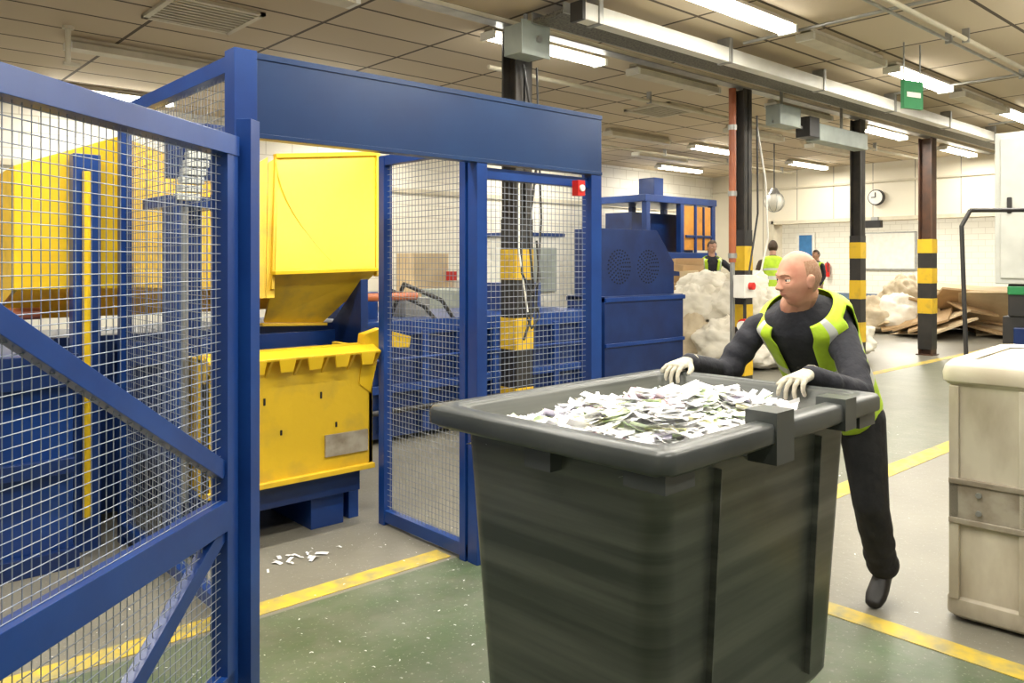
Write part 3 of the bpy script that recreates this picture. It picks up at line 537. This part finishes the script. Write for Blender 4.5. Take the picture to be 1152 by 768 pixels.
mb.build('paper_scraps')

# ------------------------------------------------------------ people
def remesh(ob, vox, it=4):
    r = ob.modifiers.new('remesh', 'REMESH'); r.mode = 'VOXEL'; r.voxel_size = vox; r.use_smooth_shade = True
    s = ob.modifiers.new('smooth', 'SMOOTH'); s.iterations = it; s.factor = 0.5
def limb(mb, p, q, r1, r2, m):
    mb.cyl(p, q, r1, m, r2=r2, n=16); mb.sph(p, r1, m, 16, 10); mb.sph(q, r2, m, 16, 10)
def ering(c, ax, ay, rx, ry, n=28, pw=0.85):
    out = []
    for i in range(n):
        t = 2*math.pi*i/n; cx, sy = math.cos(t), math.sin(t)
        out.append(c+ax*rx*math.copysign(abs(cx)**pw, cx)+ay*ry*math.copysign(abs(sy)**pw, sy))
    return out
def basis(x, z):
    x = x.normalized(); y = z.cross(x).normalized(); z = x.cross(y)
    return Matrix(((x.x, y.x, z.x), (x.y, y.y, z.y), (x.z, y.z, z.z))).to_4x4()
def hand(name, wrist, xdir, up, thumb, m, parent, curl=0.5, vox=0.0035, s=1.0):
    M = Matrix.Translation(wrist) @ basis(xdir, up) @ Matrix.Scale(s, 4); mb = MB(); A = lambda x, y, z: Vector((x, y, z))
    X, Yv = A(0, 1, 0), A(0, 0, 1)
    rings = [ering(A(-0.04, 0, 0), X, Yv, 0.030, 0.026), ering(A(0.0, 0, 0), X, Yv, 0.028, 0.021), ering(A(0.03, 0, 0), X, Yv, 0.036, 0.018), ering(A(0.07, 0, 0), X, Yv, 0.042, 0.016), ering(A(0.095, 0, -0.002), X, Yv, 0.038, 0.013)]
    mb.loft(rings, m)
    for i, (y, l) in enumerate(((0.033, 0.072), (0.011, 0.082), (-0.0115, 0.076), (-0.034, 0.060))):
        y *= thumb; p = A(0.085, y, 0); a = 0.0; seg = (0.45, 0.30, 0.25); rr = 0.0092
        for k, sg in enumerate(seg):
            a += curl*(0.6 if k == 0 else 1.0)*(1+0.08*i)
            q = p+A(math.cos(a)*l*sg, y*0.10, -math.sin(a)*l*sg); limb(mb, p, q, rr, rr*0.92, m); p = q; rr *= 0.92
    p = A(0.025, 0.028*thumb, -0.004); q = A(0.055, 0.055*thumb, -0.012); r = A(0.086, 0.064*thumb, -0.024)
    limb(mb, p, q, 0.014, 0.0115, m); limb(mb, q, r, 0.0115, 0.0095, m)
    for i in range(len(mb.v)): mb.v[i] = M @ mb.v[i]
    ob = mb.build(name, parent=parent); remesh(ob, vox, 1)
def human(name, J, cfg):
    root = bpy.data.objects.new(name, None); scene.collection.objects.link(root)
    B = cfg.get('bulk', 1.0); vox = cfg.get('vox', 0.012); TOP, TR, VEST, SKIN, HAIR, GL, SHOE, BAND = [cfg[k] for k in ('top', 'trousers', 'vest', 'skin', 'hair', 'glove', 'shoe', 'band')]
    P, Cc, Nk = J['pelvis'], J['chest'], J['neck']; ctl = Cc*2-(P+Nk)*0.5
    hl = (J['hipL']-J['hipR']).normalized(); sl = (J['shL']-J['shR']).normalized()
    def S(t):
        if t < 0: return P+(ctl-P).normalized()*t*0.5
        return P*(1-t)**2+ctl*2*t*(1-t)+Nk*t*t
    prof = [(-0.22, .07, .08), (-0.10, .135, .115), (0.0, .165, .130), (0.15, .165, .130), (0.32, .158, .125), (0.5, .165, .128), (0.68, .178, .128), (0.82, .172, .112), (0.92, .125, .090), (1.0, .078, .072), (1.1, .058, .058)]
    def ringp(t, rx, ry, k=1.0, add=0.0, n=28):
        T = (S(min(t+0.02, 1.1))-S(t-0.02)).normalized(); w = min(max(t, 0), 1); lx = hl.lerp(sl, w); lx = (lx-T*lx.dot(T)).normalized(); fr = lx.cross(T)
        return S(t), lx, fr, rx*B*k+add, ry*B*k+add
    def prf(t):
        for a, c in zip(prof, prof[1:]):
            if a[0] <= t <= c[0]:
                f = (t-a[0])/(c[0]-a[0]); return a[1]+(c[1]-a[1])*f, a[2]+(c[2]-a[2])*f
        return prof[-1][1:]
    AR = cfg.get('arm', 1.0)
    mb = MB(); mb.loft([ering(*ringp(t, rx, ry)) for t, rx, ry in prof if t >= -0.1], TOP)
    c, lx, fr, _, _ = ringp(0.97, 1, 1); T = lx.cross(fr); mb.loft([ering(c-T*0.01, lx, fr, .085, .08), ering(c+T*0.045, lx, fr, .070, .068)], TOP)
    rs = random.Random(3)
    for s in 'LR':
        sh, el, wr = J['sh'+s], J['el'+s], J['wr'+s]
        limb(mb, S(0.84)+(sh-S(0.84))*0.3, sh, 0.064*B, 0.058*B*AR, TOP); limb(mb, sh, el, 0.059*B*AR, 0.049*B*AR, TOP); limb(mb, el, wr+(el-wr).normalized()*0.02, 0.048*B*AR, 0.037*B, TOP)
        for f in (0.25, 0.45, 0.62, 0.8):
            mb.sph(sh.lerp(el, f)+Vector((rs.gauss(0, .007), rs.gauss(0, .007), rs.gauss(0, .007))), (0.057*B*AR,)*3, TOP, 16, 10)
        for f in (0.15, 0.35, 0.6): mb.sph(el.lerp(wr, f)+Vector((rs.gauss(0, .006), rs.gauss(0, .006), -0.004)), (0.049*B*AR-0.008*f,)*3, TOP, 16, 10)
    ob = mb.build('jacket', parent=root); remesh(ob, vox, 2)
    LG = cfg.get('leg', 1.0)
    mb = MB(); mb.loft([ering(*ringp(t, *prf(t), 1.02)) for t in (-0.22, -0.15, -0.1, 0, 0.1)], TR)
    for s in 'LR':
        h, k, a = J['hip'+s], J['knee'+s], J['ank'+s]
        limb(mb, h, k, 0.088*B*LG, 0.066*B*LG, TR); limb(mb, k, k.lerp(a, 0.35), 0.064*B*LG, 0.064*B*LG, TR); limb(mb, k.lerp(a, 0.35), a+(k-a).normalized()*0.04, 0.062*B*LG, 0.056*LG, TR)
        for f in (0.55, 0.72, 0.86): mb.sph(k.lerp(a, f)+Vector((rs.gauss(0, .006), rs.gauss(0, .006), 0)), 0.062*B*LG, TR, 16, 10)
    ob = mb.build('trousers', parent=root); remesh(ob, vox, 2)
    for s in 'LR':
        mb = MB(); a, t = J['ank'+s], J['toe'+s]; d = (t-a); dh = d.normalized(); up = Vector((0, 0, 1)); side = dh.cross(up).normalized(); up2 = side.cross(dh)
        heel = a-dh*0.06
        sole = lambda f, w, h, o: ering(heel.lerp(t, f)+up2*o, side, up2, w, h, 20)
        mb.loft([sole(-0.02, .022, .025, -.02), sole(0.08, .036, .042, -.015), sole(0.3, .038, .05, -.005), sole(0.55, .045, .038, -.015), sole(0.8, .048, .030, -.018), sole(1.0, .036, .022, -.02), sole(1.06, .015, .012, -.02)], SHOE)
        limb(mb, a+up2*0.05, a, 0.042, 0.04, SHOE); ob = mb.build('shoe_'+s, parent=root); remesh(ob, 0.008, 2)
    if VEST:
        mb = MB(); ts = [0.02+i*(0.93)/32 for i in range(33)]; n = 72; gap = cfg.get('gap', 0.35); rows = []
        for t in ts:
            rx, ry = prf(t); c, lx, fr, rx, ry = ringp(t, rx, ry, 1.0, 0.015+0.016*min(1, max(0, t-0.70)/0.15)); row = []
            g = gap+(0.25*max(0, (t-0.75)/0.25))
            for i in range(n+1):
                a = math.pi/2+g+(2*math.pi-2*g)*i/n; cx, sy = math.cos(a), math.sin(a)
                row.append(c+lx*rx*math.copysign(abs(cx)**.85, cx)+fr*ry*math.copysign(abs(sy)**.85, sy))
            rows.append(row)
        vs = [v for r in rows for v in r]; N1 = n+1
        for j in range(len(ts)-1):
            for i in range(n):
                f = (i+0.5)/n
                side = (0.185 < f < 0.27 or 0.73 < f < 0.815) and 0.60 < ts[j] < 0.86
                if side: continue
                mm = BAND if (0.18 < ts[j] < 0.26 or 0.42 < ts[j] < 0.48 or ((0.075 < f < 0.115 or 0.885 < f < 0.925) and ts[j] > 0.48)) else VEST
                q = [vs[j*N1+i], vs[j*N1+i+1], vs[(j+1)*N1+i+1], vs[(j+1)*N1+i]]; mb.add(q, [(0, 1, 2, 3)], mm, True)
        ob = mb.build('hi_vis_vest', parent=root)
        w = ob.modifiers.new('weld', 'WELD'); w.merge_threshold = 0.0005
        sm = ob.modifiers.new('sm', 'SMOOTH'); sm.iterations = 3; sm.factor = 0.4
        so = ob.modifiers.new('solid', 'SOLIDIFY'); so.thickness = 0.005; so.offset = 1
    Hc, fd, hu = J['head'], J['face'].normalized(), J.get('headup', Vector((0, 0, 1)))
    hx = fd.cross(hu).normalized(); hu = hx.cross(fd).normalized()
    HM = Matrix(((hx.x, fd.x, hu.x, Hc.x), (hx.y, fd.y, hu.y, Hc.y), (hx.z, fd.z, hu.z, Hc.z), (0, 0, 0, 1))) @ Matrix.Scale(cfg.get('hs', 1.0), 4)
    def g3(v, c, r): return math.exp(-(((v.x-c[0])/r[0])**2+((v.y-c[1])/r[1])**2+((v.z-c[2])/r[2])**2))
    def hf(n, p, k=1.0):
        x, y, z = p*k
        if n.z < 0:
            t = -n.z; x *= 1-0.26*t**1.5
            if n.y > 0: y *= 1-0.06*t
            else: y *= 1-0.45*t
        if n.y > 0:
            y *= 0.97; x *= 1-0.10*n.y
            Q = Vector((abs(x), y, z))
            y += 0.007*g3(Q, (0.022, 0.085, 0.028), (0.028, 0.05, 0.010))
            y -= 0.013*g3(Q, (0.031, 0.080, 0.008), (0.017, 0.05, 0.012))
            y += 0.005*g3(Q, (0.044, 0.070, -0.018), (0.018, 0.05, 0.016))
            y -= 0.005*g3(Q, (0.046, 0.070, -0.052), (0.014, 0.05, 0.018))
            y += 0.006*g3(Q, (0.0, 0.085, -0.053), (0.024, 0.05, 0.013))
            y += 0.008*g3(Q, (0.0, 0.07, -0.095), (0.024, 0.06, 0.016))
            y -= 0.004*g3(Q, (0.0, 0.085, -0.074), (0.022, 0.05, 0.006))
        if n.y < 0 and n.z > -0.2: y *= 1.06
        return Vector((x, y, z))
    def onface(x, z):
        nx, nz_ = x/0.072, z/0.118; n = Vector((nx, math.sqrt(max(0.02, 1-nx*nx-nz_*nz_)), nz_))
        return hf(n, Vector((n.x*0.077, n.y*0.093, n.z*0.118)))
    mb = MB(); mb.sph((0, 0, 0), (0.077, 0.093, 0.118), SKIN, 96, 72, fn=hf)
    nr = []
    for z, hw, yy in ((0.016, 0.008, 0.088), (0.002, 0.0085, 0.096), (-0.012, 0.011, 0.104), (-0.022, 0.0145, 0.110), (-0.029, 0.015, 0.107), (-0.034, 0.010, 0.098)):
        nr.append(ering(Vector((0, yy-0.014, z)), Vector((1, 0, 0)), Vector((0, 1, 0)), hw, 0.014, 20, 1.0))
    mb.loft(nr, SKIN)
    for s in (-1, 1):
        mb.sph((s*0.012, 0.094, -0.026), (0.007, 0.010, 0.007), SKIN)
        mb.sph((s*0.077, -0.006, -0.006), (0.006, 0.016, 0.028), SKIN); mb.sph((s*0.081, -0.012, 0.006), (0.005, 0.015, 0.015), SKIN); mb.sph((s*0.078, -0.003, -0.027), (0.005, 0.008, 0.009), SKIN)
    for i in range(len(mb.v)): mb.v[i] = HM @ mb.v[i]
    nb = HM @ Vector((0, -0.022, -0.06)); limb(mb, nb, Nk, 0.057, 0.062*B, SKIN)
    ob = mb.build('head', parent=root); remesh(ob, cfg.get('hvox', 0.0032), 2)
    mb = MB(); LIP = cfg['lip']
    for s in (-1, 1):
        mb.sph((s*0.031, 0.0665, 0.007), (0.0125, 0.0125, 0.0095), WHITE, 14, 10); mb.sph((s*0.031, 0.0775, 0.007), (0.005, 0.0025, 0.005), BLK, 10, 8)
        mb.sph((s*0.031, 0.0690, 0.0150), (0.0155, 0.0120, 0.0060), SKIN, 14, 8); mb.sph((s*0.031, 0.0690, -0.002), (0.0145, 0.0115, 0.0050), SKIN, 14, 8)
        for k in range(9):
            q = onface(s*(0.016+0.0036*k), 0.028+0.004*math.sin(k/8*math.pi)); mb.sph(q-Vector((0, 0.001, 0)), (0.004, 0.0028, 0.0032), HAIR, 8, 6)
    for k in range(-6, 7):
        x = k*0.0032; th = 0.0036*(1-(abs(k)/7.5)**2)
        q = onface(x, -0.0505); mb.sph(q-Vector((0, 0.001, 0)), (0.004, 0.0030, th), LIP, 8, 6)
        q = onface(x*0.9, -0.0570); mb.sph(q-Vector((0, 0.001, 0)), (0.004, 0.0034, th), LIP, 8, 6)
    for i in range(len(mb.v)): mb.v[i] = HM @ mb.v[i]
    mb.build('face_features', parent=root)
    mb = MB(); nu, nv = 64, 40; bald = cfg.get('bald', False)
    def hp(i, j):
        a = 2*math.pi*i/nu; b_ = math.pi*j/nv; n = Vector((math.sin(b_)*math.cos(a), math.sin(b_)*math.sin(a), math.cos(b_)))
        return n, hf(n, Vector((n.x*0.077, n.y*0.093, n.z*0.118)), 1.012 if bald else 1.09)
    for j in range(1, nv-1):
        for i in range(nu):
            n, _ = hp(i+0.5, j+0.5)
            if bald: ok = (n.y < 0.10 and -0.42 < n.z < 0.62) and (n.y < -0.3 or n.z > 0.0)
            else: ok = (n.z > 0.55 and n.y < 0.75) or (n.y < 0.15 and n.z > 0.0) or (n.y < -0.25 and n.z > -0.45)
            if not ok: continue
            mb.add([HM @ hp(i+p, j+q)[1] for p, q in ((0, 0), (0, 1), (1, 1), (1, 0))], [(0, 1, 2, 3)], HAIR, True)
    ob = mb.build('hair', parent=root); w = ob.modifiers.new('weld', 'WELD'); w.merge_threshold = 0.0003
    for s, th in (('L', -1), ('R', 1)):
        hd = J.get('hd'+s); hu2 = J.get('hu'+s, Vector((0, 0, 1)))
        hand('hand_'+s, J['wr'+s], hd, hu2, J.get('th'+s, th), GL, root, J.get('curl', 0.5), cfg.get('handvox', 0.003), cfg.get('handscale', 1.0))
    return root
NAVY = mat('navy_workwear', (0.012, 0.013, 0.020), (0.024, 0.024, 0.032), rough=0.85, scale=14, bump=0.9, bscale=9)
BLKC = mat('black_trousers', (0.010, 0.010, 0.012), (0.020, 0.020, 0.022), rough=0.85, scale=14, bump=0.9, bscale=8)
HIVIS = mat('hi_vis_yellow', (0.52, 0.76, 0.03), (0.40, 0.60, 0.03), rough=0.6, scale=10, bump=0.5, bscale=12)
SILV = mat('reflective_band', (0.60, 0.62, 0.58), rough=0.35)
SKINM = mat('skin_ruddy', (0.58, 0.30, 0.20), (0.48, 0.20, 0.13), rough=0.5, scale=14, lo=0.4, hi=0.7)
SKIN2 = mat('skin_light', (0.55, 0.31, 0.22), rough=0.5)
GING = mat('short_grey_ginger_hair', (0.30, 0.16, 0.09), (0.42, 0.25, 0.16), rough=0.8, scale=120)
BRN = mat('brown_hair', (0.06, 0.035, 0.02), rough=0.7, scale=60)
GLOV = mat('pale_work_glove', (0.50, 0.47, 0.37), (0.36, 0.33, 0.26), rough=0.8, scale=20, bump=0.2)
SHOEM = mat('black_work_boot', (0.012, 0.010, 0.009), rough=0.45)
LIPM = mat('lips', (0.40, 0.15, 0.11), rough=0.5)
bdir = (W(math.cos(math.radians(44)), math.sin(math.radians(44)))).normalized()
def BP(x, y, z): return MBn @ Vector((x, y, z))
wl = BP(BX+0.035, 0.28, 1.187); wr = BP(BX+0.035, 0.80, 1.187)
J = dict(pelvis=W(1.55, 3.78, 0.90), chest=W(1.34, 3.54, 1.235), neck=W(1.215, 3.42, 1.415), head=W(1.195, 3.34, 1.53), face=W(-0.98, -0.24, -0.14), headup=W(-0.14, -0.08, 1.0),
    hipL=W(1.615, 3.70, 0.88), hipR=W(1.485, 3.86, 0.88), shL=W(1.38, 3.35, 1.30), shR=W(1.10, 3.60, 1.30),
    elL=W(1.355, 3.11, 1.09), elR=W(0.95, 3.57, 1.11), wrL=wl, wrR=wr, kneeL=W(1.65, 3.68, 0.49), ankL=W(1.76, 3.79, 0.13), toeL=W(1.66, 3.69, 0.035),
    kneeR=W(1.24, 3.68, 0.52), ankR=W(1.29, 3.74, 0.10), toeR=W(1.16, 3.62, 0.03), hdL=-bdir+Vector((0, 0, -0.12)), hdR=-bdir+Vector((0, 0, -0.12)), curl=0.55)
human('worker_pushing_bin', J, dict(bulk=1.08, vox=0.009, top=NAVY, trousers=BLKC, vest=HIVIS, skin=SKINM, hair=GING, glove=GLOV, shoe=SHOEM, band=SILV, lip=LIPM, bald=True, gap=0.32, handscale=1.06, leg=1.12, hs=1.0))
def stand(name, lat, d, ang, pose, cfg, s=1.0):
    M = frame(lat, d, ang-90) @ Matrix.Scale(s, 4); V = lambda x, y, z: M @ Vector((x, y, z)); D = lambda x, y, z: (M.to_3x3() @ Vector((x, y, z))).normalized()
    ln = pose.get('lean', 0.0)
    J = dict(pelvis=V(0, 0, 0.95), chest=V(0, ln*0.5, 1.30), neck=V(0, ln, 1.50), head=V(0, ln+0.03, 1.655), face=D(*pose.get('face', (0, 1, 0))), hipL=V(-.09, 0, .92), hipR=V(.09, 0, .92),
        shL=V(-.19, ln*0.9, 1.40), shR=V(.19, ln*0.9, 1.40), kneeL=V(-.10, .03, .5), kneeR=V(.12, .08, .5), ankL=V(-.11, 0, .1), ankR=V(.13, .02, .1), toeL=V(-.13, .16, .035), toeR=V(.15, .18, .035))
    for k in ('elL', 'elR', 'wrL', 'wrR'): J[k] = V(*pose[k])
    for k in ('hdL', 'hdR'): J[k] = D(*pose[k])
    for k in ('huL', 'huR'): J[k] = D(*pose[k])
    J['curl'] = 0.35
    human(name, J, cfg)
bg = dict(bulk=1.0, vox=0.018, hvox=0.008, handvox=0.006, top=NAVY, trousers=BLKC, vest=HIVIS, skin=SKIN2, hair=BRN, glove=SKIN2, shoe=SHOEM, band=SILV, lip=LIPM, gap=0.3, hs=1.08)
stand('sorting_worker', 3.78, 15.2, 265, dict(elL=(-.36, .10, 1.24), elR=(.36, .10, 1.24), wrL=(-.46, .28, 1.16), wrR=(.46, .28, 1.16), hdL=(-.3, .9, -.3), hdR=(.3, .9, -.3), huL=(0, .3, 1), huR=(0, .3, 1), lean=0.1, face=(-.3, .9, -.2)), dict(bg, gap=0.4), 1.14)
stand('sorting_worker', 4.92, 15.1, 70, dict(elL=(-.27, .05, 1.16), elR=(.27, .05, 1.16), wrL=(-.2, .28, 1.10), wrR=(.2, .28, 1.10), hdL=(.1, .9, -.2), hdR=(-.1, .9, -.2), huL=(0, .3, 1), huR=(0, .3, 1), lean=0.08), dict(bg, top=BRN), 1.14)
stand('sorting_worker', 7.85, 20.6, 200, dict(elL=(-.25, 0, 1.15), elR=(.25, 0, 1.15), wrL=(-.24, .14, .93), wrR=(.24, .14, .93), hdL=(0, .2, -1), hdR=(0, .2, -1), huL=(-1, 0, 0), huR=(1, 0, 0)), dict(bg, trousers=mat('tan_trousers', (0.3, 0.2, 0.12), rough=0.8)), 1.08)

# ------------------------------------------------------------ world, camera
w = bpy.data.worlds.new('World'); scene.world = w; w.use_nodes = True
w.node_tree.nodes['Background'].inputs[0].default_value = (1.0, 0.97, 0.92, 1); w.node_tree.nodes['Background'].inputs[1].default_value = 0.36
cd = bpy.data.cameras.new('camera'); cam = bpy.data.objects.new('camera', cd); scene.collection.objects.link(cam)
cam.location = (0, 0, 1.6); cam.rotation_euler = (math.radians(90), 0, math.radians(48.08-90)); cd.lens = 28.125; cd.sensor_width = 36; cd.shift_y = -89/1152; cd.clip_start = 0.05
scene.camera = cam
